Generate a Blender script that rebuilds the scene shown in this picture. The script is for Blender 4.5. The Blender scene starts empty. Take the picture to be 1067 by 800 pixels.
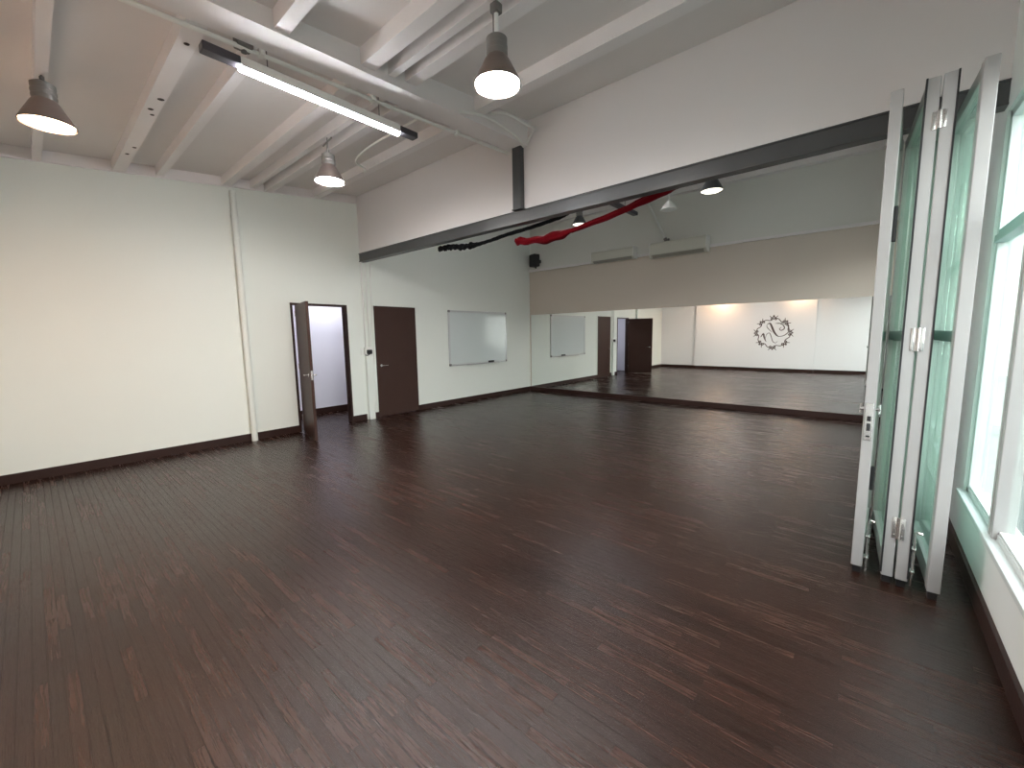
import bpy, bmesh, math, random
from mathutils import Vector, Matrix
random.seed(7)
S = bpy.context.scene
COL = S.collection

# ------------------------------------------------------------------ camera, sky, exposure
cam_d = bpy.data.cameras.new('camera'); cam = bpy.data.objects.new('camera', cam_d); COL.objects.link(cam)
cam_d.sensor_width = 36.0; cam_d.lens = 36.0 * 430.3 / 1067; cam_d.clip_start = 0.02
rt = Vector((0.7591007, 0.65076804, -0.01634291)); up = Vector((-0.06489451, 0.10063002, 0.99280527)); fw = Vector((-0.64773052, 0.75257861, -0.11861959))
cam.matrix_world = Matrix(((rt.x, up.x, -fw.x, 0), (rt.y, up.y, -fw.y, 0), (rt.z, up.z, -fw.z, 1.55), (0, 0, 0, 1)))
S.camera = cam
S.view_settings.view_transform = 'Standard'; S.view_settings.look = 'None'
S.view_settings.exposure = 0.36; S.view_settings.gamma = 1.0; S.view_settings.use_curve_mapping = False
SKY = 7.2
LAMP = 205.0
WARM = 56.0
TUBE = 120.0
w = bpy.data.worlds.new('sky'); S.world = w; w.use_nodes = True
wn = w.node_tree; wn.nodes.clear()
wo = wn.nodes.new('ShaderNodeOutputWorld'); wb = wn.nodes.new('ShaderNodeBackground')
tc = wn.nodes.new('ShaderNodeTexCoord'); sp = wn.nodes.new('ShaderNodeSeparateXYZ'); cr = wn.nodes.new('ShaderNodeValToRGB')
wn.links.new(tc.outputs['Generated'], sp.inputs[0]); wn.links.new(sp.outputs['Z'], cr.inputs[0])
cr.color_ramp.elements[0].position = 0.0; cr.color_ramp.elements[0].color = (1.0, 0.99, 0.96, 1)
cr.color_ramp.elements[1].position = 0.8; cr.color_ramp.elements[1].color = (0.86, 0.93, 1.0, 1)
wn.links.new(cr.outputs[0], wb.inputs['Color']); wb.inputs['Strength'].default_value = SKY
wn.links.new(wb.outputs[0], wo.inputs[0])

# ------------------------------------------------------------------ dimensions
XL, XR = -7.1, 0.56          # left wall, window wall
YB, YF = -0.62, 9.05         # back wall, mirror wall
YH = 4.05                    # header beam plane (front face)
def roof(y): return 3.63 + 0.1 * y

# ------------------------------------------------------------------ materials
MATS = {}
def nt(name):
    m = bpy.data.materials.new(name); m.use_nodes = True
    return m, m.node_tree, m.node_tree.nodes['Principled BSDF']
def paint(name, col, rough=0.6, var=0.04, scale=3.0, bump=0.02, metal=0.0, bscale=60, spec=0.5):
    if name in MATS: return MATS[name]
    m, t, b = nt(name)
    co = t.nodes.new('ShaderNodeTexCoord'); n = t.nodes.new('ShaderNodeTexNoise'); n.inputs['Scale'].default_value = scale; n.inputs['Detail'].default_value = 4
    mr = t.nodes.new('ShaderNodeMapRange'); mr.inputs[3].default_value = 1 - var; mr.inputs[4].default_value = 1 + var
    mx = t.nodes.new('ShaderNodeVectorMath'); mx.operation = 'MULTIPLY'; mx.inputs[0].default_value = col
    t.links.new(co.outputs['Object'], n.inputs['Vector']); t.links.new(n.outputs['Fac'], mr.inputs[0]); t.links.new(mr.outputs[0], mx.inputs[1])
    t.links.new(mx.outputs[0], b.inputs['Base Color'])
    b.inputs['Roughness'].default_value = rough; b.inputs['Metallic'].default_value = metal
    b.inputs['Specular IOR Level'].default_value = spec
    if bump:
        n2 = t.nodes.new('ShaderNodeTexNoise'); n2.inputs['Scale'].default_value = bscale; bp = t.nodes.new('ShaderNodeBump'); bp.inputs['Strength'].default_value = bump
        bp.inputs['Distance'].default_value = 0.01
        t.links.new(co.outputs['Object'], n2.inputs['Vector']); t.links.new(n2.outputs['Fac'], bp.inputs['Height']); t.links.new(bp.outputs[0], b.inputs['Normal'])
    MATS[name] = m; return m
def emit(name, col, s):
    m, t, b = nt(name)
    b.inputs['Base Color'].default_value = (*col, 1); b.inputs['Emission Color'].default_value = (*col, 1); b.inputs['Emission Strength'].default_value = s
    MATS[name] = m; return m
def glass(name, tint, refl=0.08, haze=0.0, hazecol=(1, 1, 1), rough=0.02):
    m = bpy.data.materials.new(name); m.use_nodes = True; t = m.node_tree; t.nodes.clear()
    o = t.nodes.new('ShaderNodeOutputMaterial'); tr = t.nodes.new('ShaderNodeBsdfTransparent'); tr.inputs[0].default_value = (*tint, 1)
    g = t.nodes.new('ShaderNodeBsdfGlossy'); g.inputs['Roughness'].default_value = rough; g.inputs['Color'].default_value = (.9, 1, .95, 1)
    lw = t.nodes.new('ShaderNodeLayerWeight'); lw.inputs[0].default_value = .5
    pw = t.nodes.new('ShaderNodeMath'); pw.operation = 'POWER'; pw.inputs[1].default_value = 5.0; t.links.new(lw.outputs['Facing'], pw.inputs[0])
    f = t.nodes.new('ShaderNodeMath'); f.operation = 'MULTIPLY_ADD'; f.inputs[1].default_value = .85; f.inputs[2].default_value = .035; t.links.new(pw.outputs[0], f.inputs[0])
    mx = t.nodes.new('ShaderNodeMixShader')
    last = tr
    if haze:
        d = t.nodes.new('ShaderNodeBsdfTranslucent'); d.inputs[0].default_value = (*hazecol, 1)
        d2 = t.nodes.new('ShaderNodeBsdfDiffuse'); d2.inputs[0].default_value = (*hazecol, 1)
        a = t.nodes.new('ShaderNodeMixShader'); a.inputs[0].default_value = .5; t.links.new(d.outputs[0], a.inputs[1]); t.links.new(d2.outputs[0], a.inputs[2])
        h = t.nodes.new('ShaderNodeMixShader'); h.inputs[0].default_value = haze
        t.links.new(tr.outputs[0], h.inputs[1]); t.links.new(a.outputs[0], h.inputs[2]); last = h
    t.links.new(f.outputs[0], mx.inputs[0]); t.links.new(last.outputs[0], mx.inputs[1]); t.links.new(g.outputs[0], mx.inputs[2]); t.links.new(mx.outputs[0], o.inputs[0])
    MATS[name] = m; return m

WALL_W = paint('wall_white', (.80, .83, .77), .55, .015, 1.2, .03)
WALL_G = paint('wall_grey', (.74, .735, .68), .6, .02, 1.5, .03)
WALL_H = paint('header_white', (.75, .72, .71), .6, .015, 1.5, .03)
WALL_T = paint('wall_taupe', (.60, .53, .455), .6, .02, 1.0, .03)
WALL_B = paint('wall_back_white', (.80, .78, .77), .6, .02, 1.2, .03)
WALL_R = paint('wall_window_side', (.80, .82, .80), .5, .02, 1.5, .03)
CEIL = paint('ceiling_board', (.74, .70, .675), .75, .04, 1.2, .08, bscale=30)
JOIST = paint('joist_paint', (.80, .765, .75), .55, .05, 2.5, .25, bscale=14)
DARKB = paint('baseboard_brown', (.032, .015, .012), .45, .15, 6, .1, spec=.25)
DOORM = paint('door_brown', (.050, .024, .018), .45, .12, 3, .06, spec=.25)
STEEL = paint('beam_grey', (.060, .062, .064), .38, .12, 4, .12, spec=.6)
ALU = paint('aluminium', (.40, .39, .385), .42, .03, 6, .02, metal=.15)
ALUG = paint('rail_grey_green', (.12, .17, .15), .4, .05, 6, .02)
RUB = paint('black_rubber', (.012, .012, .014), .6, .1, 6, .02)
CHROME = paint('chrome', (.75, .74, .72), .22, .03, 6, 0, metal=.9)
WHITEP = paint('white_plastic', (.80, .80, .76), .4, .02, 6, .01)
CREAM = paint('cream_plastic', (.62, .61, .53), .4, .02, 6, .01)
BLACKP = paint('black_plastic', (.012, .012, .013), .5, .1, 6, .05)
GREYM = paint('lamp_grey_metal', (.20, .19, .18), .45, .08, 9, .03, metal=.3)
SHADEM = paint('lamp_shade_metal', (.24, .19, .17), .4, .08, 9, .03, metal=.4)
REDC = paint('red_cloth', (.13, .003, .007), .9, .25, 18, .6, spec=.08)
BLKC = paint('black_cloth', (.008, .009, .010), .9, .25, 18, .6, spec=.08)
DECAL = paint('decal_brown', (.075, .045, .036), .6, .05, 6, 0)
BOARD = paint('board_white', (.62, .67, .66), .12, .02, 2, 0)
WINF = paint('window_frame_white', (.62, .66, .65), .35, .02, 6, .01)
PANE = glass('window_glass', (.95, .98, .97))
GREEN = glass('green_glass', (.92, .985, .955), haze=.22, hazecol=(.78, .93, .86), rough=.04)
LED = emit('lamp_cool', (1, .98, .95), LAMP)
LEDW = emit('lamp_warm', (1, .62, .38), WARM)
LEDT = emit('tube_cool', (.95, .97, 1), TUBE)
DIM = emit('lamp_pale', (1, .96, .82), 1.6)  # faint glow for the lenses of the two small far-room pendants
mirror_m, t_, b_ = nt('mirror_silver')
b_.inputs['Base Color'].default_value = (.90, .92, .90, 1); b_.inputs['Metallic'].default_value = 1; b_.inputs['Roughness'].default_value = .0
def floor_mat():
    m, t, b = nt('dark_strip_wood')
    N = t.nodes.new; L = t.links.new
    co = N('ShaderNodeTexCoord')
    br = N('ShaderNodeTexBrick'); br.inputs['Scale'].default_value = 1.0; br.inputs['Brick Width'].default_value = .46; br.inputs['Row Height'].default_value = .048
    br.inputs['Mortar Size'].default_value = .0018; br.inputs['Mortar Smooth'].default_value = .3; br.offset = .37; br.offset_frequency = 2
    br.inputs['Color1'].default_value = (0, 0, 0, 1); br.inputs['Color2'].default_value = (1, 1, 1, 1); br.inputs['Mortar'].default_value = (.5, .5, .5, 1); br.inputs['Bias'].default_value = 0
    L(co.outputs['Object'], br.inputs['Vector'])
    ma = N('ShaderNodeMapping'); ma.inputs['Scale'].default_value = (1.5, 28, 1); L(co.outputs['Object'], ma.inputs[0])
    gr = N('ShaderNodeTexNoise'); gr.inputs['Scale'].default_value = 3; gr.inputs['Detail'].default_value = 6; gr.inputs['Roughness'].default_value = .65; L(ma.outputs[0], gr.inputs['Vector'])
    big = N('ShaderNodeTexNoise'); big.inputs['Scale'].default_value = .7; big.inputs['Detail'].default_value = 4; L(co.outputs['Object'], big.inputs['Vector'])
    a1 = N('ShaderNodeMath'); a1.operation = 'MULTIPLY_ADD'; L(br.outputs['Color'], a1.inputs[0]); a1.inputs[1].default_value = .34; L(gr.outputs['Fac'], a1.inputs[2])
    a2 = N('ShaderNodeMath'); a2.operation = 'MULTIPLY_ADD'; L(big.outputs['Fac'], a2.inputs[0]); a2.inputs[1].default_value = .5; L(a1.outputs[0], a2.inputs[2])
    cr = N('ShaderNodeValToRGB'); e = cr.color_ramp.elements
    e[0].position = .45; e[0].color = (.0055, .0022, .0015, 1); e[1].position = 1.15; e[1].color = (.034, .0115, .0065, 1)
    mm = N('ShaderNodeMath'); mm.operation = 'MULTIPLY'; mm.inputs[1].default_value = .85; L(a2.outputs[0], mm.inputs[0])
    L(mm.outputs[0], cr.inputs[0])
    mx = N('ShaderNodeMix'); mx.data_type = 'RGBA'; L(br.outputs['Fac'], mx.inputs[0]); L(cr.outputs[0], mx.inputs[6]); mx.inputs[7].default_value = (.006, .004, .004, 1)
    L(mx.outputs[2], b.inputs['Base Color'])
    rr = N('ShaderNodeMapRange'); rr.inputs[3].default_value = .11; rr.inputs[4].default_value = .28; b.inputs['Specular IOR Level'].default_value = .42; L(a2.outputs[0], rr.inputs[0]); rr.inputs[1].default_value = .4; rr.inputs[2].default_value = 1.1
    L(rr.outputs[0], b.inputs['Roughness'])
    hh = N('ShaderNodeMath'); hh.operation = 'MULTIPLY_ADD'; L(br.outputs['Fac'], hh.inputs[0]); hh.inputs[1].default_value = -1.0; L(a1.outputs[0], hh.inputs[2])
    bp = N('ShaderNodeBump'); bp.inputs['Strength'].default_value = .8; bp.inputs['Distance'].default_value = .004; L(hh.outputs[0], bp.inputs['Height']); L(bp.outputs[0], b.inputs['Normal'])
    # every strip lies at its own slight tilt, and the floor undulates a little
    wv = N('ShaderNodeTexNoise'); wv.inputs['Scale'].default_value = 2.2; L(co.outputs['Object'], wv.inputs['Vector'])
    ty = N('ShaderNodeMapRange'); ty.inputs[3].default_value = -.016; ty.inputs[4].default_value = .016; L(br.outputs['Color'], ty.inputs[0])
    tx = N('ShaderNodeMapRange'); tx.inputs[3].default_value = -.024; tx.inputs[4].default_value = .024; L(wv.outputs['Fac'], tx.inputs[0])
    cx = N('ShaderNodeCombineXYZ'); L(tx.outputs[0], cx.inputs[0]); L(ty.outputs[0], cx.inputs[1])
    ge = N('ShaderNodeNewGeometry'); ad = N('ShaderNodeVectorMath'); ad.operation = 'ADD'; L(ge.outputs['Normal'], ad.inputs[0]); L(cx.outputs[0], ad.inputs[1])
    no = N('ShaderNodeVectorMath'); no.operation = 'NORMALIZE'; L(ad.outputs[0], no.inputs[0]); L(no.outputs[0], bp.inputs['Normal'])
    return m
FLOOR = floor_mat()

# ------------------------------------------------------------------ mesh helpers
def BM(): return bmesh.new()
def bx(bm, x0, x1, y0, y1, z0, z1, bev=0.0):
    vs = [bm.verts.new((x, y, z)) for x in (x0, x1) for y in (y0, y1) for z in (z0, z1)]
    fs = [bm.faces.new([vs[i] for i in q]) for q in ((0, 1, 3, 2), (4, 6, 7, 5), (0, 4, 5, 1), (2, 3, 7, 6), (0, 2, 6, 4), (1, 5, 7, 3))]
    if bev:
        es = {e for f in fs for e in f.edges}
        bmesh.ops.bevel(bm, geom=list(es), offset=bev, segments=2, affect='EDGES', profile=.5)
def prism(bm, poly, axis, a, b):
    """extrude a 2D polygon along axis; poly in the two other coordinates (cyclic order)"""
    def P(u, v, s):
        return {'x': (s, u, v), 'y': (u, s, v), 'z': (u, v, s)}[axis]
    A = [bm.verts.new(P(u, v, a)) for u, v in poly]; B = [bm.verts.new(P(u, v, b)) for u, v in poly]
    bm.faces.new(A); bm.faces.new(B[::-1]); n = len(poly)
    for i in range(n): bm.faces.new((A[i], A[(i + 1) % n], B[(i + 1) % n], B[i]))
def lathe(bm, prof, seg=32, cx=0, cy=0, cz=0):
    rings = []
    for r, z in prof:
        if r < 1e-5: rings.append([bm.verts.new((cx, cy, cz + z))])
        else: rings.append([bm.verts.new((cx + r * math.cos(2 * math.pi * i / seg), cy + r * math.sin(2 * math.pi * i / seg), cz + z)) for i in range(seg)])
    for A, B in zip(rings, rings[1:]):
        for i in range(seg):
            j = (i + 1) % seg
            if len(A) == 1 and len(B) > 1: bm.faces.new((A[0], B[i], B[j]))
            elif len(B) == 1 and len(A) > 1: bm.faces.new((A[i], B[0], A[j]))
            elif len(A) > 1: bm.faces.new((A[i], B[i], B[j], A[j]))
def tube(bm, pts, r, seg=10, rf=None, sx=1.0):
    pts = [Vector(p) for p in pts]; rings = []
    prev = None
    for i, p in enumerate(pts):
        d = (pts[min(i + 1, len(pts) - 1)] - pts[max(i - 1, 0)]).normalized()
        if prev is None:
            u = d.cross(Vector((0, 0, 1)))
            if u.length < .05: u = d.cross(Vector((0, 1, 0)))
        else: u = prev - d * prev.dot(d)
        u.normalize(); prev = u.copy(); v = d.cross(u)
        rings.append([bm.verts.new(p + u * math.cos(2 * math.pi * k / seg) * (rf(i, k) if rf else r) * sx + v * math.sin(2 * math.pi * k / seg) * (rf(i, k) if rf else r)) for k in range(seg)])
    for A, B in zip(rings, rings[1:]):
        for k in range(seg): bm.faces.new((A[k], A[(k + 1) % seg], B[(k + 1) % seg], B[k]))
    bm.faces.new(rings[0][::-1]); bm.faces.new(rings[-1])
def spline(ctrl, n=12):
    c = [Vector(p) for p in ctrl]; c = [c[0] * 2 - c[1]] + c + [c[-1] * 2 - c[-2]]; out = []
    for i in range(1, len(c) - 2):
        for k in range(n):
            t = k / n; a, b, d, e = c[i - 1], c[i], c[i + 1], c[i + 2]
            out.append(.5 * ((2 * b) + (d - a) * t + (2 * a - 5 * b + 4 * d - e) * t * t + (3 * b - a - 3 * d + e) * t ** 3))
    out.append(c[-2]); return out
def obj(name, bm, mat, parent=None, smooth=False):
    bmesh.ops.recalc_face_normals(bm, faces=bm.faces)
    me = bpy.data.meshes.new(name); bm.to_mesh(me); bm.free(); me.materials.append(mat)
    if smooth:
        for p in me.polygons: p.use_smooth = True
        me.set_sharp_from_angle(angle=math.radians(35))
    o = bpy.data.objects.new(name, me); COL.objects.link(o)
    if parent: o.parent = parent
    return o
def tag(o, label, cat, group=None):
    o['label'] = label; o['category'] = cat
    if group: o['group'] = group
    return o
def thing(name, label, cat, loc=(0, 0, 0), rz=0, group=None):
    o = bpy.data.objects.new(name, None); COL.objects.link(o); o.location = loc; o.rotation_euler = (0, 0, rz); o.empty_display_size = .1
    return tag(o, label, cat, group)
def struct(name, bm, mat, parent=None):
    o = obj(name, bm, mat, parent)
    if not parent: o['kind'] = 'structure'
    return o
def sroot(name, loc=(0, 0, 0), rz=0):
    o = bpy.data.objects.new(name, None); COL.objects.link(o); o.location = loc; o.rotation_euler = (0, 0, rz); o['kind'] = 'structure'; o.empty_display_size = .1; return o
def dup(root, loc, rz=0, label=None, group=None):
    r = root.copy(); COL.objects.link(r); r.location = loc; r.rotation_euler = (0, 0, rz)
    if label: r['label'] = label
    if group: r['group'] = group
    for ch in list(root.children):
        c = ch.copy(); COL.objects.link(c); c.parent = r
        for g in list(ch.children):
            d = g.copy(); COL.objects.link(d); d.parent = c
    return r

# ------------------------------------------------------------------ room shell
bm = BM(); bx(bm, -8.45, XR + .14, YB - .15, YF + .15, -.12, 0); struct('floor', bm, FLOOR)
bm = BM(); prism(bm, [(YB - .3, roof(YB - .3)), (YF + .2, roof(YF + .2)), (YF + .2, roof(YF + .2) + .15), (YB - .3, roof(YB - .3) + .15)], 'x', XL - .15, XR + .2); struct('ceiling', bm, CEIL)
D1a, D1b, D1z = 2.80, 3.76, 2.12
D2a, D2b, D2z = 4.285, 5.23, 2.13
def lw(bm, y0, y1, z0=0):  # left wall block whose top follows the roof
    prism(bm, [(y0, z0), (y1, z0), (y1, roof(y1)), (y0, roof(y0))], 'x', XL - .12, XL)
bm = BM(); lw(bm, YB - .15, D1a); lw(bm, D1a, D1b, D1z); lw(bm, D1b, D2a); lw(bm, D2a, D2b, D2z); lw(bm, D2b, YF + .15); struct('wall_left', bm, WALL_W)
# mirror wall: taupe lower part, grey upper part set back a little
bm = BM(); bx(bm, XL, XR, YF, YF + .15, 0, 3.22); struct('wall_far', bm, WALL_T)
bm = BM(); bx(bm, XL, XR, YF + .04, YF + .15, 3.22, roof(YF)); struct('wall_far_upper', bm, WALL_G)
bm = BM(); bx(bm, XL, XR, YF - .045, YF + .04, 3.215, 3.265, .004); struct('trim_1', bm, JOIST)          # ledge line
bm = BM(); bx(bm, XL, XR, YF - .10, YF + .04, 4.36, roof(YF - .10) - .001, .004); struct('trim_2', bm, JOIST)      # ledger at the top of the far wall
# ledger at the top of the left wall
bm = BM(); prism(bm, [(YB, roof(YB) - .125), (YH, roof(YH) - .125), (YH, roof(YH)), (YB, roof(YB))], 'x', XL, XL + .035); struct('trim_3', bm, JOIST)
# back wall behind the camera: recessed bay at the left, pilaster, main part
bm = BM()
bx(bm, XL, XR, YB - .15, YB, 0, roof(YB)); bx(bm, -5.6, -3.55, YB, YB + .13, 0, roof(YB)); bx(bm, -3.55, -1.45, YB, YB + .20, 0, roof(YB)); bx(bm, -1.45, XR, YB, YB + .15, 0, roof(YB))
struct('wall_back', bm, WALL_B)
bm = BM()
bx(bm, XL, -5.6, YB, YB + .015, 0, .11); bx(bm, -5.6, -3.55, YB + .13, YB + .145, 0, .11); bx(bm, -3.55, -1.45, YB + .20, YB + .215, 0, .11); bx(bm, -1.45, XR, YB + .15, YB + .165, 0, .11)
struct('baseboard_back', bm, DARKB)
# window wall
def rw(bm, y0, y1, z0=0, z1=None):
    prism(bm, [(y0, z0), (y1, z0), (y1, z1 if z1 else roof(y1)), (y0, z1 if z1 else roof(y0))], 'x', XR, XR + .14)
WZ0, WZ1 = .43, 2.86
bm = BM(); rw(bm, YB - .15, -.45); rw(bm, -.45, 4.06, 0, WZ0); rw(bm, -.45, 4.06, WZ1); rw(bm, 4.06, 4.75); rw(bm, 4.75, 8.6, 0, WZ0); rw(bm, 4.75, 8.6, WZ1); rw(bm, 8.6, YF + .15)
struct('wall_right', bm, WALL_R)
bm = BM(); bx(bm, XR - .02, XR, YB, YF, 0, .11, .003); struct('baseboard_right', bm, DARKB)
bm = BM()
for y0, y1 in ((YB, D1a), (D1b, 4.03), (4.20, D2a), (D2b, YF)): bx(bm, XL, XL + .016, y0, y1, 0, .11)
struct('baseboard_left', bm, DARKB)
bm = BM(); bx(bm, XL + .016, XR - .02, YF - .055, YF, 0, .105, .003); struct('baseboard_far', bm, DARKB)
# white wall above the steel header
bm = BM(); bx(bm, XL, XR, YH + .02, YH + .16, 3.05, roof(YH)); struct('wall_header', bm, WALL_H)

# room beyond the open door
bm = BM(); bx(bm, -8.55, -8.45, 2.0, 6.2, 0, 2.7); bx(bm, -8.45, XL - .12, 6.1, 6.2, 0, 2.7); bx(bm, -8.45, XL - .12, 2.0, 2.1, 0, 2.7); bx(bm, -8.45, XL - .12, 2.1, 6.1, 2.6, 2.7)
struct('wall_beyond_door', bm, paint('wall_lavender', (.78, .77, .86), .6, .01, 1, .02))
bm = BM(); bx(bm, -8.45, -8.43, 2.1, 6.1, 0, .12); struct('baseboard_beyond_door', bm, DARKB)
t = thing('ceiling_light', 'round white ceiling light in the room beyond the open brown door', 'ceiling light', (-7.85, 4.0, 2.6))
bm = BM(); lathe(bm, [(0, 0), (.2, 0), (.2, -.03), (.17, -.04)]); obj('rim', bm, WHITEP, t, True)
bm = BM(); lathe(bm, [(.17, -.035), (.14, -.07), (.08, -.09), (0, -.095)]); obj('diffuser', bm, emit('lamp_hall', (.95, .95, 1), 48), t, True)

# ------------------------------------------------------------------ windows
def window(name, y0, y1, mulls):
    t = sroot(name, (XR, 0, 0)); X0, X1 = .015, .075
    bm = BM()
    bx(bm, X0, X1, y0, y0 + .05, WZ0, WZ1, .004); bx(bm, X0, X1, y1 - .05, y1, WZ0, WZ1, .004)
    bx(bm, X0, X1, y0, y1, WZ0, WZ0 + .05, .004); bx(bm, X0, X1, y0, y1, WZ1 - .05, WZ1, .004)
    obj('window_frame', bm, WINF, t)
    for m in mulls:
        bm = BM(); bx(bm, X0 - .02, X1, m - .045, m - .01, WZ0 + .02, WZ1 - .02, .004); bx(bm, X0 - .02, X1, m + .01, m + .045, WZ0 + .02, WZ1 - .02, .004); bx(bm, X0, X1, m - .02, m + .02, WZ0 + .02, WZ1 - .02); obj('mullion', bm, ALU, t)
    e = [y0 + .03] + list(mulls) + [y1 - .03]
    for a, b in zip(e, e[1:]):
        bm = BM(); bx(bm, X0 - .015, X1 - .01, a + .02, b - .02, 2.07, 2.115, .003); bx(bm, X0 + .0, X1, a + .02, b - .02, 2.115, 2.15, .003); obj('transom', bm, paint('transom_green_grey', (.35, .47, .45), .4, .03, 6, .01), t)
        for z0, z1 in ((WZ0 + .03, 2.08), (2.14, WZ1 - .03)):
            bm = BM(); bx(bm, .04, .048, a + .01, b - .01, z0, z1); obj('pane', bm, PANE, t)
    bm = BM(); bx(bm, -.03, .02, y0 - .0, y1 + .04, WZ0 - .015, WZ0 + .018, .005); bx(bm, .02, .06, y0, y1, WZ0 + .045, WZ0 + .065, .003); obj('window_sill', bm, WINF, t)
    return t
window('window_1', -.45, 4.06, (.55, 1.95, 3.22))
window('added_window', 4.75, 8.6, (5.7, 6.7, 7.7))  # unseen window, added as a daylight source for the far room

# ------------------------------------------------------------------ doors in the left wall
def handle(parent, x, y, z, s, dy):
    bm = BM()
    # rose and lever, s = direction away from the leaf (x), dy = lever direction
    for k in range(1):
        ring = [bm.verts.new((x + s * .002, y + .026 * math.cos(a), z + .026 * math.sin(a))) for a in [i * math.pi / 8 for i in range(16)]]
        ring2 = [bm.verts.new((v.co.x + s * .012, v.co.y, v.co.z)) for v in ring]
        bm.faces.new(ring); bm.faces.new(ring2[::-1])
        for i in range(16): bm.faces.new((ring[i], ring[(i + 1) % 16], ring2[(i + 1) % 16], ring2[i]))
    tube(bm, [(x, y, z), (x + s * .045, y, z), (x + s * .055, y + dy * .01, z), (x + s * .055, y + dy * .06, z), (x + s * .052, y + dy * .12, z - .004)], .009)
    return obj('handle', bm, CHROME, parent, True)
t = sroot('door_2', (XL, D2a, 0)); W = D2b - D2a
bm = BM(); bx(bm, -.05, .006, .012, W - .012, .008, D2z - .012, .003); obj('door_leaf', bm, DOORM, t); handle(t, .006, .10, 1.0, 1, 1)
bm = BM(); bx(bm, -.10, .004, 0, .012, 0, D2z); bx(bm, -.10, .004, W - .012, W, 0, D2z); bx(bm, -.10, .004, 0, W, D2z - .012, D2z); obj('door_frame', bm, DARKB, t)
bm = BM(); bx(bm, 0, .012, -.045, -.002, .11, D2z + .045, .003); bx(bm, 0, .012, W + .002, W + .045, .11, D2z + .045, .003); bx(bm, 0, .012, -.045, W + .045, D2z + .002, D2z + .047, .003); obj('casing', bm, WALL_W, t)
t = sroot('door_1', (XL, D1a, 0)); W = D1b - D1a
bm = BM(); bx(bm, -.12, .014, 0, .035, 0, D1z, .003); bx(bm, -.12, .014, W - .035, W, 0, D1z, .003); bx(bm, -.12, .014, .035, W - .035, D1z - .035, D1z, .003); bx(bm, -.07, -.055, W - .05, W - .035, 0, D1z - .035); obj('door_frame', bm, DARKB, t)
leaf = sroot('door_leaf', (.04, .055, 0), math.radians(-13)); del leaf['kind']; leaf.parent = t
lbm = BM(); bx(lbm, .0, .885, 0, .042, .012, D1z - .04, .003); 
leafm = obj('door_panel', lbm, DOORM, leaf)
hb = BM()
for s, y in ((-1, 0), (1, .042)):
    lathe_pts = [(.81, y, 1.0), (.81, y + s * .045, 1.0), (.80, y + s * .055, 1.0), (.75, y + s * .055, 1.0), (.70, y + s * .052, .996)]
    tube(hb, lathe_pts, .009)
    r1 = [hb.verts.new((.81 + .026 * math.cos(i * math.pi / 8), y + s * .002, 1.0 + .026 * math.sin(i * math.pi / 8))) for i in range(16)]
    r2 = [hb.verts.new((v.co.x, y + s * .012, v.co.z)) for v in r1]; hb.faces.new(r1); hb.faces.new(r2[::-1])
    for i in range(16): hb.faces.new((r1[i], r1[(i + 1) % 16], r2[(i + 1) % 16], r2[i]))
bx(hb, .885, .888, .008, .034, .93, 1.07)
obj('handle', hb, CHROME, leaf, True)
hb = BM()
for z in (.2, 1.05, 1.9): tube(hb, [(-.008, .0, z), (-.008, .0, z + .09)], .008); bx(hb, -.012, .03, -.003, .001, z, z + .09)
obj('hinge', hb, CHROME, leaf, True)

# ------------------------------------------------------------------ steel header, post and timber
bm = BM(); bx(bm, XL, XR, YH, YH + .11, 2.90, 2.912); bx(bm, XL, XR, YH, YH + .11, 3.038, 3.05); bx(bm, XL, XR, YH + .012, YH + .10, 2.912, 3.038)
o = obj('steel_beam', bm, STEEL); tag(o, 'long dark grey steel header beam crossing the room above the folding glass panels', 'beam')
bm = BM(); bx(bm, -3.385, -3.255, YH - .05, YH + .02, 3.05, 3.80, .006); bx(bm, -3.40, -3.24, YH - .05, YH + .02, 3.05, 3.06)
o = obj('steel_post', bm, STEEL); tag(o, 'short dark steel post between the header beam and the white ceiling beam', 'post')
bm = BM(); prism(bm, [(YB, 3.56 + .05 * YB), (YH + .02, 3.56 + .05 * YH), (YH + .02, roof(YH + .02)), (YB, roof(YB))], 'x', -3.46, -3.20)
o = obj('ceiling_beam', bm, JOIST); tag(o, 'thick white painted timber beam running along the ceiling to the dark post', 'beam')
XC0, XC1 = -3.46, -3.20
def joist(y0, y1, dz, side, label, name='ceiling_joist', foot=False):
    x0, x1 = ((XL + .035, XC0) if side < 0 else (XC1, XR))
    bm = BM(); ym = (y0 + y1) / 2
    prism(bm, [(y0, roof(y0) - dz), (y1, roof(y1) - dz), (y1, roof(y1)), (y0, roof(y0))], 'x', x0, x1)
    kn = []
    if foot:   # dark knots on the painted soffit
        for xx, yy, kr in ((-3.75, .93, .022), (-4.75, .95, .030), (-5.0, .92, .026), (-5.12, .95, .02), (-6.1, .95, .022), (-6.35, .92, .022)):
            f0 = len(bm.faces); lathe(bm, [(0, -.004), (kr * .7, -.003), (kr, .003)], 10, xx, yy, roof(yy) - dz); bm.faces.ensure_lookup_table()
            kn += list(range(f0, len(bm.faces)))
    o = obj(name, bm, JOIST)
    if kn:
        o.data.materials.append(DARKB)
        for k in kn: o.data.polygons[k].material_index = 1
    tag(o, label, 'joist', 'white ceiling joists'); return o
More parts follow.
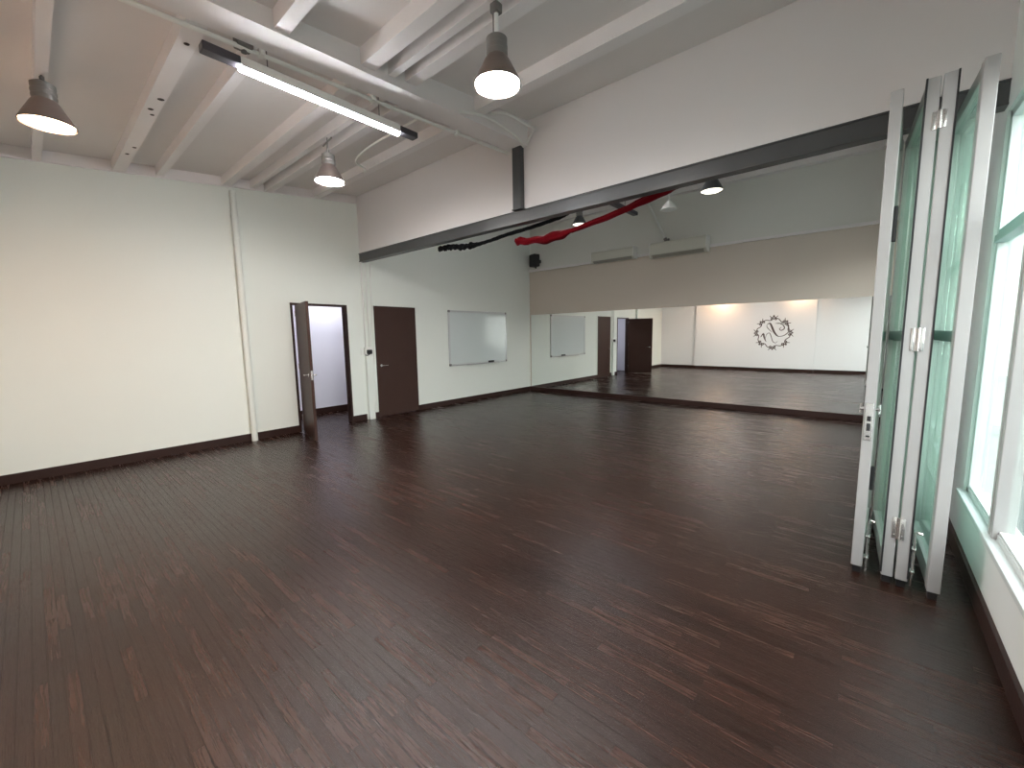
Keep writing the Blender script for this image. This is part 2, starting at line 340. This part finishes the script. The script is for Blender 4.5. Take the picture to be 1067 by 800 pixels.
LJ = [(.23, .30, .12, 'first white joist from the left, with the warm lamp hanging from it'),
      (.87, .99, .12, 'wide knotty white joist between the warm lamp and the tube light'),
      (1.28, 1.36, .11, 'thin white joist running behind the left end of the tube light'),
      (2.00, 2.11, .12, 'white joist passing above the tube light to the top of the wall pipe'),
      (2.36, 2.43, .11, 'thin white joist just before the hanging lamp near the doors'),
      (2.55, 2.66, .13, 'white joist just beyond the hanging lamp near the doors'),
      (3.28, 3.40, .12, 'last white joist left of the ceiling beam, next to the header wall')]
for i, (a, b, dz, l) in enumerate(LJ): joist(a, b, dz, -1, l, foot=(i == 1))
RJ = [(1.30, 1.40, .12, 'white joist right of the ceiling beam, cut by the top edge of the photo'),
      (1.94, 2.07, .13, 'broad white joist right of the ceiling beam, before the pair that carries the bright lamp'),
      (2.19, 2.26, .12, 'first of the paired thin joists that carry the bright round lamp'),
      (2.36, 2.48, .12, 'second of the paired joists that carry the bright round lamp'),
      (3.20, 3.34, .13, 'last white joist right of the ceiling beam, alongside the header wall')]
for a, b, dz, l in RJ: joist(a, b, dz, 1, l)

# conduits on the ceiling beam, as one thing each
bm = BM()
zz = lambda y: 3.56 + .05 * y - .018
tube(bm, [(-3.50, YB + .02, zz(YB)), (-3.50, 2.70, zz(2.7)), (-3.50, YH, zz(YH) + .01)], .016)
for y in (.4, 1.3, 2.2, 3.2): bx(bm, -3.52, -3.455, y, y + .03, zz(y) - .02, zz(y) + .03)
o = obj('ceiling_conduit', bm, WHITEP, None, True); tag(o, 'long white conduit clipped along the lower left edge of the ceiling beam', 'conduit')
bm = BM()
tube(bm, spline([(-3.50, 2.72, 3.69), (-3.56, 2.75, 3.70), (-3.9, 2.76, 3.71), (-4.6, 2.80, 3.73), (-5.1, 2.95, 3.77), (-5.3, 3.2, 3.80), (-5.5, 3.3, 3.835)], 8), .012)
o = obj('ceiling_conduit', bm, WHITEP, None, True); tag(o, 'thin white curved conduit branching from the ceiling beam towards the doors', 'conduit')
bm = BM(); bx(bm, -3.56, -3.462, 1.16, 1.26, 3.60, 3.68, .008); tube(bm, [(-3.51, 1.21, 3.60), (-3.51, 1.21, 3.575)], .02)
o = obj('junction_box', bm, GREYM, None, True); tag(o, 'small grey junction box on the ceiling beam above the left end of the tube light', 'junction box')
bm = BM(); tube(bm, spline([(-3.22, 3.55, 3.92), (-3.15, 3.4, 3.86), (-3.0, 3.5, 3.83), (-2.95, 3.8, 3.80), (-3.05, 3.98, 3.86), (-3.18, 4.04, 3.78)], 8), .012); tube(bm, spline([(-3.19, 3.0, 3.74), (-3.12, 3.3, 3.77), (-3.17, 3.8, 3.78), (-3.22, 4.02, 3.74)], 8), .014)
o = obj('ceiling_conduit', bm, WHITEP, None, True); tag(o, 'looping white cables beside the top of the dark steel post', 'cable')

# ------------------------------------------------------------------ wall pipes
bm = BM(); tube(bm, [(XL + .05, 2.12, 0), (XL + .05, 2.12, 3.66)], .042, 16)
for z in (.9, 2.2, 3.3): bx(bm, XL, XL + .05, 2.085, 2.155, z, z + .03)
o = obj('wall_pipe', bm, WALL_W, None, True); tag(o, 'white vertical pipe on the left wall, the one left of the open door', 'pipe')
bm = BM(); bx(bm, XL, XL + .07, 4.055, 4.175, 0, 1.22, .006)
o = obj('wall_trunking', bm, WALL_W); tag(o, 'white boxed trunking rising from the floor between the two doors', 'trunking')
bm = BM(); tube(bm, [(XL + .03, 4.075, 1.36), (XL + .03, 4.05 + .02, 2.90)], .017, 12); tube(bm, [(XL + .03, 4.15, 1.36), (XL + .03, 4.15, 2.90)], .012, 12)
o = obj('wall_conduit', bm, WHITEP, None, True); tag(o, 'pair of thin white conduits running down from the steel beam between the doors', 'conduit')
bm = BM(); tube(bm, spline([(XL + .02, 4.185, 1.3), (XL + .02, 4.2, 1.6), (XL + .02, 4.24, 2.0), (XL + .02, 4.24, 2.2), (XL + .02, 4.26, 2.9)], 8), .009, 10)
o = obj('wall_conduit', bm, WHITEP, None, True); tag(o, 'thin white cable bowing out beside the frame of the closed door', 'cable')
t = thing('wall_socket', 'white wall socket with a black plug in it beside the closed brown door', 'socket', (XL, 4.12, 1.28))
bm = BM(); bx(bm, 0, .05, -.075, .085, -.06, .08, .006); obj('socket_box', bm, WHITEP, t)
bm = BM(); bx(bm, .05, .11, -.05, .04, -.045, .035, .014); tube(bm, [(.08, -.0, -.04), (.08, -.05, -.07), (.07, -.09, -.06)], .008); obj('plug', bm, BLACKP, t, True)
o = tag(obj('switch_plate', (lambda b: (bx(b, XL, XL + .012, 3.98, 4.035, 1.22, 1.34, .003), bx(b, XL + .012, XL + .018, 3.995, 4.02, 1.255, 1.305, .002), b)[2])(BM()), WHITEP), 'small white switch plate just left of the black plug', 'switch')

# ------------------------------------------------------------------ whiteboard
t = thing('whiteboard', 'wall mounted whiteboard with a silver frame right of the closed door', 'whiteboard', (XL, 6.10, .87))
WBW, WBH = 1.93, 1.24
bm = BM(); bx(bm, .004, .02, .02, WBW - .02, .02, WBH - .02); obj('board_surface', bm, BOARD, t)
for a in ((0, .028, 0, WBW, 0, .042), (0, .028, 0, WBW, WBH - .042, WBH), (0, .028, 0, .042, .042, WBH - .042), (0, .028, WBW - .042, WBW, .042, WBH - .042)):
    bm = BM(); bx(bm, *a, .004); obj('frame_bar', bm, paint('bright_aluminium', (.55, .56, .56), .3, .02, 6, 0, metal=.5), t)
for y in (-.004, WBW - .05):
    for z in (-.004, WBH - .05):
        bm = BM(); bx(bm, -.0, .034, y, y + .054, z, z + .054, .012); obj('corner_cap', bm, GREYM, t)
bm = BM(); bx(bm, .028, .085, .5, WBW - .35, -.004, .004, .002); bx(bm, .08, .085, .5, WBW - .35, .004, .014); obj('pen_tray', bm, ALU, t)
bm = BM(); bx(bm, XL + .035, XL + .078, 7.33, 7.50, .87 + .006, .87 + .056, .006)
o = obj('eraser', bm, BLACKP); tag(o, 'small black board eraser resting on the whiteboard tray', 'eraser')

# ------------------------------------------------------------------ mirror wall fittings
bm = BM(); bx(bm, XL + .06, .45, YF - .03, YF - .001, .105, 2.075)
t = thing('wall_mirror', 'wide frameless mirror covering the lower far wall above a dark base', 'mirror', (0, 0, 0))
obj('mirror_glass', bm, mirror_m, t)
def ac(label, x0, x1, z0, z1, d=.21):
    t = thing('air_conditioner', label, 'air conditioner', ((x0 + x1) / 2, YF - .0, z0), 0, 'split air conditioners on the far wall')
    w_, h_ = x1 - x0, z1 - z0
    prof = [(0, 0), (-d * .7, 0), (-d, h_ * .22), (-d, h_ * .85), (-d * .9, h_), (0, h_)]
    bm = BM(); prism(bm, prof, 'x', -w_ / 2 + .02, w_ / 2 - .02); obj('housing', bm, CREAM, t)
    for s in (-1, 1):
        bm = BM(); p2 = [(a * 1.03 - .004 * (a < 0), b * 1.02 - .002) for a, b in prof]; xs = sorted((s * (w_ / 2 - .02), s * w_ / 2)); prism(bm, p2, 'x', xs[0], xs[1]); obj('end_cap', bm, WHITEP, t)
    bm = BM(); prism(bm, [(-d * .66, -.004), (-d * .97, h_ * .17), (-d * .99, h_ * .15), (-d * .70, -.012)], 'x', -w_ / 2 + .06, w_ / 2 - .06); obj('louvre', bm, paint('louvre_dark_beige', (.30, .29, .25), .4, .03, 6, 0), t)  # louvre in a darker beige than the housing
    return t
ac('wider white split air conditioner on the far wall, right of the two', -3.68, -2.52, 3.13, 3.43)
ac('smaller white split air conditioner on the far wall, left of the two', -5.10, -4.03, 3.19, 3.43)
t = thing('loudspeaker', 'black loudspeaker mounted high in the corner left of the air conditioners', 'loudspeaker', (-6.78, 8.86, 3.31), math.radians(-20))
bm = BM(); bx(bm, -.12, .12, -.09, .09, 0, .31, .012); obj('cabinet', bm, BLACKP, t)
bm = BM(); bx(bm, -.10, .10, -.098, -.088, .02, .29, .004); obj('grille', bm, RUB, t)
bm = BM(); bx(bm, -.03, .03, .08, .19, .10, .18); obj('bracket', bm, BLACKP, t)
bm = BM(); tube(bm, [(.05, .0, .01), (.07, .0, -.05)], .02); obj('cable_gland', bm, BLACKP, t)
bm = BM(); tube(bm, [(-3.84 + .03, YF - .12, 4.38), (-3.40, YF - .02, 3.50)], .024, 12)
t = thing('wall_brace', 'white slanting pipe brace on the far wall above the wider air conditioner', 'brace', (0, 0, 0)); obj('brace_pipe', bm, WHITEP, t, True)
bm = BM(); tube(bm, [(-3.415, YF - .03, 3.53), (-3.385, YF - .015, 3.46)], .034, 12); bx(bm, -3.44, -3.34, YF - .0, YF + .04, 3.42, 3.52); obj('foot', bm, GREYM, t, True)
t = thing('flood_light', 'small pale spot fitting on the ceiling behind the red cloth', 'spotlight', (-2.45, 6.6, roof(6.6)))
bm = BM(); tube(bm, [(0, 0, -.02), (0, 0, -.78)], .012); tube(bm, [(0, 0, -.03), (0, 0, -.012)], .03); obj('stem', bm, WHITEP, t, True)
bm = BM(); lathe(bm, [(0, -.74), (.03, -.75), (.09, -.82), (.12, -.88), (.11, -.88), (.0, -.84)]); obj('lamp_shade', bm, WHITEP, t, True)

# ------------------------------------------------------------------ cloths hung on the header beam
def cloth(name, ctrl, r, mat, label, prof, freq):
    pts = spline(ctrl, 30); n = len(pts); rnd = random.Random(len(ctrl)); ph = [rnd.uniform(0, 6) for _ in range(6)]
    def rf(i, k):
        s = i / (n - 1); e = max(.12, min(1, s / .02, (1 - s) / .02))
        for (a, va), (b, vb) in zip(prof, prof[1:]):
            if a <= s <= b: m = va + (vb - va) * (s - a) / (b - a)
        amp = .34 if s < .42 else .10
        a = 2 * math.pi * k / 18
        return r * m * e * (1 + amp * (.6 * math.sin(freq * s + a + ph[0]) + .5 * math.sin(freq * .43 * s + 2 * a + ph[1])) + .10 * math.sin(5 * a + 9 * s + ph[2]))
    bm = BM(); tube(bm, pts, r, 18, rf); o = obj(name, bm, mat, None, True); tag(o, label, 'cloth'); return o
cloth('hanging_cloth', [(-5.10, 4.24, 2.87), (-4.95, 4.24, 2.862), (-4.82, 4.24, 2.86), (-4.55, 4.24, 2.822), (-4.29, 4.24, 2.812), (-4.01, 4.24, 2.825), (-3.68, 4.24, 2.857), (-3.27, 4.24, 2.880), (-2.89, 4.24, 2.916), (-2.70, 4.21, 2.94)], .030, BLKC, 'bunched black cloth slung behind the dark steel beam', [(0, 1.1), (.42, 1.3), (.5, .75), (1, .75)], 150)
cloth('hanging_cloth', [(-3.62, 4.32, 2.762), (-3.505, 4.32, 2.755), (-3.18, 4.32, 2.724), (-2.865, 4.32, 2.744), (-2.536, 4.32, 2.791), (-2.167, 4.32, 2.846), (-1.896, 4.32, 2.904), (-1.646, 4.31, 2.957), (-1.5, 4.25, 2.99)], .034, REDC, 'dark red cloth swag slung behind the dark steel beam', [(0, 1.1), (.3, 1.45), (.38, 1.3), (.42, .8), (.7, 1.0), (1, 1.5)], 60)

# ------------------------------------------------------------------ pendants
def pendant(label, loc, stem, lens, stemmat, rod=.006, scale=1.0, shade=None, group='cone shaded pendant lamps'):
    t = thing('pendant_lamp', label, 'pendant lamp', loc, 0, group)
    k = scale
    bm = BM(); lathe(bm, [(.155 * k, 0), (.160 * k, .004), (.158 * k, .012), (.125 * k, .075 * k), (.085 * k, .15 * k), (.068 * k, .175 * k), (.066 * k, .172 * k), (.12 * k, .072 * k), (.150 * k, .008)]); obj('lamp_shade', bm, shade or SHADEM, t, True)
    bm = BM(); lathe(bm, [(0, .17 * k), (.066 * k, .17 * k), (.072 * k, .19 * k), (.072 * k, .205 * k), (.066 * k, .21 * k), (.072 * k, .225 * k), (.072 * k, .24 * k), (.066 * k, .245 * k), (.070 * k, .26 * k), (.070 * k, .285 * k), (.05 * k, .30 * k), (0, .30 * k)]); obj('housing', bm, GREYM, t, True)
    bm = BM(); lathe(bm, [(.148 * k, .010), (.12 * k, -.004), (.07 * k, -.012), (0, -.015)]); obj('lens', bm, lens, t, True)
    bm = BM(); tube(bm, [(0, 0, .295 * k), (0, 0, stem)], rod, 10); tube(bm, [(0, 0, .30 * k), (0, 0, .34 * k)], .014, 10)
    obj('stem', bm, stemmat, t, True)
    return t
y = .265; p = pendant('pendant lamp glowing warm orange at the far left', (-4.82, y, 3.18), roof(y) - .125 - 3.18, LEDW, GREYM, .007)
bm = BM(); bx(bm, -.06, .06, -.012, .012, .30, .325, .004); tube(bm, spline([(-.05, 0, .32), (-.09, .0, .34), (-.14, 0, .30), (-.18, 0, .33)], 6), .006); obj('mount_bracket', bm, GREYM, p, True)
y = 2.395; z = 3.29; p = pendant('pendant lamp glowing white, hanging in front of the doors', (-4.72, y, z), roof(y) - .11 - z, LED, GREYM, .005)
bm = BM(); tube(bm, [(-.10, 0, .41), (.10, 0, .44)], .008); tube(bm, spline([(-.02, 0, .30), (-.05, .01, .34), (-.01, 0, .37), (.0, 0, .40)], 6), .006); obj('mount_bracket', bm, GREYM, p, True)
y = 2.225; z = 3.21; p = pendant('brightest round pendant lamp, hanging on a white rod beside the header wall', (-2.0, y, z), roof(y) - .12 - z, LED, WHITEP, .015)
bm = BM(); bx(bm, -.03, .03, -.03, .03, .44, .50, .006); tube(bm, [(-.025, 0, .30), (-.025, 0, .46)], .006); obj('mount_bracket', bm, GREYM, p, True)
pendant('small dark grey pendant lamp seen under the beam beside the loudspeaker', (-4.22, 6.9, 3.56), roof(6.9) - 3.56, DIM, STEEL, .008, .85, STEEL)
pendant('small dark grey pendant lamp seen under the beam above the wide air conditioner', (-1.72, 6.16, 3.41), roof(6.16) - 3.41, DIM, STEEL, .008, .9, STEEL)
pendant('warm pendant lamp close to the back wall, reflected as the left glow in the mirror', (-4.5, YB + .42, 3.0), roof(YB + .42) - 3.0, LEDW, GREYM, .007)
pendant('warm pendant lamp close to the back wall, reflected as the right glow in the mirror', (-1.95, YB + .42, 3.0), roof(YB + .42) - 3.0, LEDW, GREYM, .007)

# ------------------------------------------------------------------ tube lights
def tube_light(label, x, y0, y1, z, lit, cap0, cap1):
    t = thing('tube_light', label, 'tube light', (x, (y0 + y1) / 2, z)); c = (y0 + y1) / 2
    bm = BM(); bx(bm, -.045, .045, y0 - c, y0 + cap0 - c, -.005, .05, .008); obj('end_housing', bm, BLACKP if not lit else paint('housing_charcoal', (.05, .045, .055), .4, .1, 5, .02), t)
    bm = BM(); bx(bm, -.045, .045, y1 - cap1 - c, y1 - c, -.005, .05, .008); obj('end_housing', bm, paint('housing_charcoal', (.05, .045, .055), .4, .1, 5, .02), t)
    bm = BM(); bx(bm, -.042, .042, y0 + cap0 - c, y1 - cap1 - c, -.010, .055, .004); obj('backplate', bm, WHITEP, t)
    bm = BM(); tube(bm, [(0, y0 + cap0 - c, .0), (0, y1 - cap1 - c, .0)], .034, 16); obj('tube', bm, LEDT if lit else WHITEP, t, True)
    for yy in (y0 + .42, y1 - .4):
        bm = BM(); tube(bm, [(0, yy - c, .05), (0, yy - c, roof(yy) - z)], .004, 8); obj('hanger_wire', bm, GREYM, t)
    return t
tube_light('bright lit tube light with dark ends hanging beside the ceiling beam', -3.56, .96, 2.72, 3.5, True, .23, .20)
tube_light('tube light whose dark end shows behind the red cloth, the rest hidden by the beam', -3.10, 4.4, 6.85, 3.5, True, .20, .95)

# ------------------------------------------------------------------ folding glass partition
PW, PT, PZ0, PZ1 = .93, .055, .05, 2.87
def panel(label, x0, y0, x1, y1, hingeside, bolts, lock=False):
    """near edge (x0,y0), far edge (x1,y1)"""
    ang = math.atan2(-(x1 - x0), y1 - y0); L = math.hypot(x1 - x0, y1 - y0)
    t = thing('folding_glass_panel', label, 'folding panel', (x0, y0, 0), ang, 'folding glass partition panels'); h = PT / 2
    for a, b in ((0, .075), (L - .075, L)):
        bm = BM(); bx(bm, -h, h, a, b, PZ0, PZ1, .004); obj('stile', bm, ALU, t)
    for z0, z1, m in ((PZ0, .16, ALU), (PZ1 - .075, PZ1, ALU), (1.47, 1.53, ALUG)):
        bm = BM(); bx(bm, -h + .004, h - .004, .07, L - .07, z0, z1, .003); obj('rail', bm, m, t)
    for z0, z1 in ((.155, 1.475), (1.525, PZ1 - .07)):
        bm = BM(); bx(bm, -.004, .004, .07, L - .07, z0, z1); obj('glass_pane', bm, GREEN, t)
    s = -hingeside
    if abs(x0 - .2) < .05:
        bm = BM(); bx(bm, s * h - .004, s * h + .004, -.004, .012, PZ0 + .02, PZ1 + .0); obj('gasket', bm, RUB, t)
    for a in (.02, L - .06):
        bm = BM(); bx(bm, -.02, .02, a, a + .04, .0, PZ0); obj('floor_guide', bm, RUB, t)
    bm = BM(); tube(bm, [(0, L - .04, PZ1), (0, L - .04, 2.90)], .012); obj('track_pivot', bm, GREYM, t)
    for bz in bolts:
        bm = BM(); X = h + .016
        tube(bm, [(X, .045, .01), (X, .045, .34), (X + .0, .04, .355), (X + .012, .01, .362), (X + .03, -.0, .362)], .007, 8)
        for zc in (.10, .24): bx(bm, h, h + .026, .022, .068, zc, zc + .014, .003)
        obj('floor_bolt', bm, CHROME, t, True)
    return t
def hinge_plate(t, side):
    for z, hh in ((2.60, .09), (1.42, .13), (.30, .13)):
        bm = BM(); a, b = sorted((side * .004, side * PT / 2)); bx(bm, a, b, -.005, 0.001, z, z + hh, .001); tube(bm, [(side * PT / 2, -.006, z), (side * PT / 2, -.006, z + hh)], .006, 8)
        for zz in (z + .025, z + hh - .025): lathe(bm, [(0, 0), (.004, 0)], 8, side * .014, -.0055, zz)
        obj('hinge', bm, CHROME, t, True)
NY = 3.27
p1 = panel('leftmost folding glass panel, with the lock on its edge', .035, NY + .03, .075, NY + .03 + PW, -1, (1,))
p2 = panel('second folding glass panel from the left, left leaf of the hinged pair', .178, NY, .138, NY + PW, 1, ())
p3 = panel('third folding glass panel from the left, right leaf of the hinged pair', .242, NY - .01, .282, NY - .01 + PW, -1, (1,))
p4 = panel('rightmost folding glass panel, closest to the windows', .375, NY - .06, .343, NY - .06 + PW, 1, ())
hinge_plate(p2, 1); hinge_plate(p3, -1)
# lock on the first panel
bm = BM(); bx(bm, -.020, .020, -.006, .002, .87, 1.10, .002); obj('lock_plate', bm, CHROME, p1)
for s in (-1, 1):
    bm = BM(); tube(bm, [(s * PT / 2, .03, 1.06), (s * (PT / 2 + .02), .03, 1.06)], .012, 10); tube(bm, [(s * (PT / 2 + .016), .03, 1.035), (s * (PT / 2 + .016), .03, 1.09)], .008, 8); obj('lock_knob', bm, CHROME, p1, True)
for z0, z1 in ((.99, 1.02), (.93, .975), (.89, .90)):
    bm = BM(); bx(bm, -.009, .009, -.009, -.005, z0, z1); obj('lock_slot', bm, RUB, p1)
for a in ((2.05, 2.25), (.55, .70)):
    bm = BM(); bx(bm, PT / 2, PT / 2 + .02, .03, .06, *a, .004); obj('pull_handle', bm, BLACKP, p1)

# ------------------------------------------------------------------ emblem on the back wall (seen in the mirror)
EX, EZ, EY = -2.76, 1.45, YB + .20
t = thing('wall_emblem', 'dark brown scrollwork emblem with a script monogram on the back wall, seen in the mirror', 'wall decal', (EX, EY + .004, EZ))
def stroke(bm, pts, r, taper=True, n=10):
    # pts in metres as seen in the mirror (u to the right, v up)
    P = spline([(u, 0, v) for u, v in pts], n); N = len(P)
    tube(bm, P, r, 8, (lambda i, k: r * (.35 + .65 * math.sin(math.pi * i / (N - 1)))) if taper else None)
    return bm
mon = BM()
stroke(mon, [(-.17, .29), (-.10, .31), (-.05, .22), (.02, .05), (.09, -.06), (.16, -.12)], .028)
stroke(mon, [(-.17, .29), (-.18, .20), (-.10, .10), (-.03, .02)], .010)
stroke(mon, [(.04, .30), (.14, .31), (.26, .25), (.30, .14), (.22, .08), (.17, .13), (.22, .18)], .014)
stroke(mon, [(.10, .29), (.26, .30), (.40, .20), (.42, .04), (.32, -.07), (.20, -.11), (.12, -.10)], .013)
stroke(mon, [(-.34, -.13), (-.27, -.02), (-.24, -.14), (-.18, -.28)], .022)
stroke(mon, [(-.22, -.24), (-.18, -.05), (-.10, .0), (-.05, -.10), (.0, -.26), (.08, -.32), (.14, -.26)], .011)
mo = obj('monogram', mon, DECAL, t)
wr = BM()
R0 = .50
A = [90 + 360 / 8 * i for i in range(8)]
for i in range(8):
    a0, a1 = math.radians(A[i] - 3), math.radians(A[i] - 42)
    pts = []
    for k in range(7):
        s = k / 6; a = a0 + (a1 - a0) * s; r = R0 + .035 * math.sin(math.pi * 2 * s) + (.05 if k in (0, 6) else 0) * .6
        pts.append((r * math.cos(a), r * math.sin(a)))
    stroke(wr, pts, .014, False)
    a = math.radians(A[i]); c_, s_ = math.cos(a), math.sin(a)
    def loc(u, v): return (c_ * (R0 + v) - s_ * u, s_ * (R0 + v) + c_ * u)
    for q in (-1, 1):
        stroke(wr, [loc(0, .0), loc(q * .07, .05), loc(q * .09, .0), loc(q * .055, -.025), loc(q * .04, .005)], .015, False, 5)
        stroke(wr, [loc(q * .02, .04), loc(q * .10, .09), loc(q * .13, .13)], .012, True, 5)
    if i in (0, 1, 7, 3, 5, 2, 6, 4): stroke(wr, [loc(-.03, .03), loc(0, .10 if i else .13), loc(.03, .03)], .022, True, 5)
wo_ = obj('scroll_border', wr, DECAL, t)
for o in (mo, wo_):      # flatten the strokes to a thin decal
    for v in o.data.vertices: v.co = Vector((v.co.x * (1.18 if o is mo else 1.04), v.co.y * .12, v.co.z * (1.18 if o is mo else 1.04)))

# ------------------------------------------------------------------ outside the windows
bm = BM(); bx(bm, XR + .14, 30, -25, 35, -.25, -.1); struct('pavement', bm, paint('pavement_pale', (.11, .125, .12), .8, .1, 1.5, .1))
bm = BM(); bx(bm, 9, 12, -6, 26, -.1, 3.3); bx(bm, 8.9, 12.1, -6.1, 26.1, 3.3, 3.5)
for y in range(-4, 25, 4): bx(bm, 8.95, 9.02, y, y + 1.6, .9, 2.3)
o = obj('neighbouring_building', bm, paint('render_pink_white', (.17, .13, .13), .8, .05, 1, .05)); tag(o, 'pale low building across the pavement outside the windows', 'building')
t = thing('wire_fence', 'chain link fence on grey posts outside the windows', 'fence', (1.55, 0, -.1))
for i in range(-2, 16, 2):
    bm = BM(); tube(bm, [(0, i * 1.0, 0), (0, i * 1.0, 1.75)], .022, 8); obj('fence_post', bm, ALU, t)
bm = BM(); tube(bm, [(0, -2, 1.72), (0, 15, 1.72)], .018, 8)
n = 0
yy = -2.0
while yy < 15:
    for s in (-1, 1):
        a = (0, yy, .05); b = (0, yy + s * 1.65, 1.7)
        if -2.0 <= b[1] <= 15: tube(bm, [a, b], .003, 4)
    yy += .12
obj('wire_mesh', bm, ALU, t)
def tree(x, y, h, r, label, col, seed):
    t = thing('garden_tree', label, 'tree', (x, y, -.1)); rnd = random.Random(seed)
    bm = BM(); tube(bm, [(0, 0, 0), (.05, .03, h * .35), (0, .1, h * .7)], .08, 10, lambda i, k: .09 - .02 * i)
    for a in range(6):
        an = a * 1.05; tube(bm, [(0, .05, h * (.4 + .04 * a)), (r * .6 * math.cos(an), .05 + r * .6 * math.sin(an), h * .75)], .025, 6)
    obj('trunk', bm, paint('bark', (.12, .09, .06), .9, .2, 8, .3), t)
    bm = BM()
    for _ in range(2600):
        d = Vector((rnd.gauss(0, 1), rnd.gauss(0, 1), rnd.gauss(0, .8))).normalized() * r * rnd.uniform(.35, 1)
        c = Vector((0, .05, h * .78)) + d
        u = Vector((rnd.gauss(0, 1), rnd.gauss(0, 1), rnd.gauss(0, 1))).normalized(); v = u.orthogonal().normalized(); s = rnd.uniform(.03, .06)
        bm.faces.new([bm.verts.new(c + q) for q in (u * s, v * s * .5, -u * s, -v * s * .5)])
    obj('foliage', bm, paint('leaves_' + str(seed), col, .6, .3, 3, 0), t)
tree(2.35, 11.8, 4.7, 1.25, 'yellow green leafy tree beyond the wire fence', (.42, .48, .10), 1)
tree(3.4, 19.0, 5.6, 1.9, 'darker green leafy tree beyond the wire fence', (.10, .22, .06), 2)
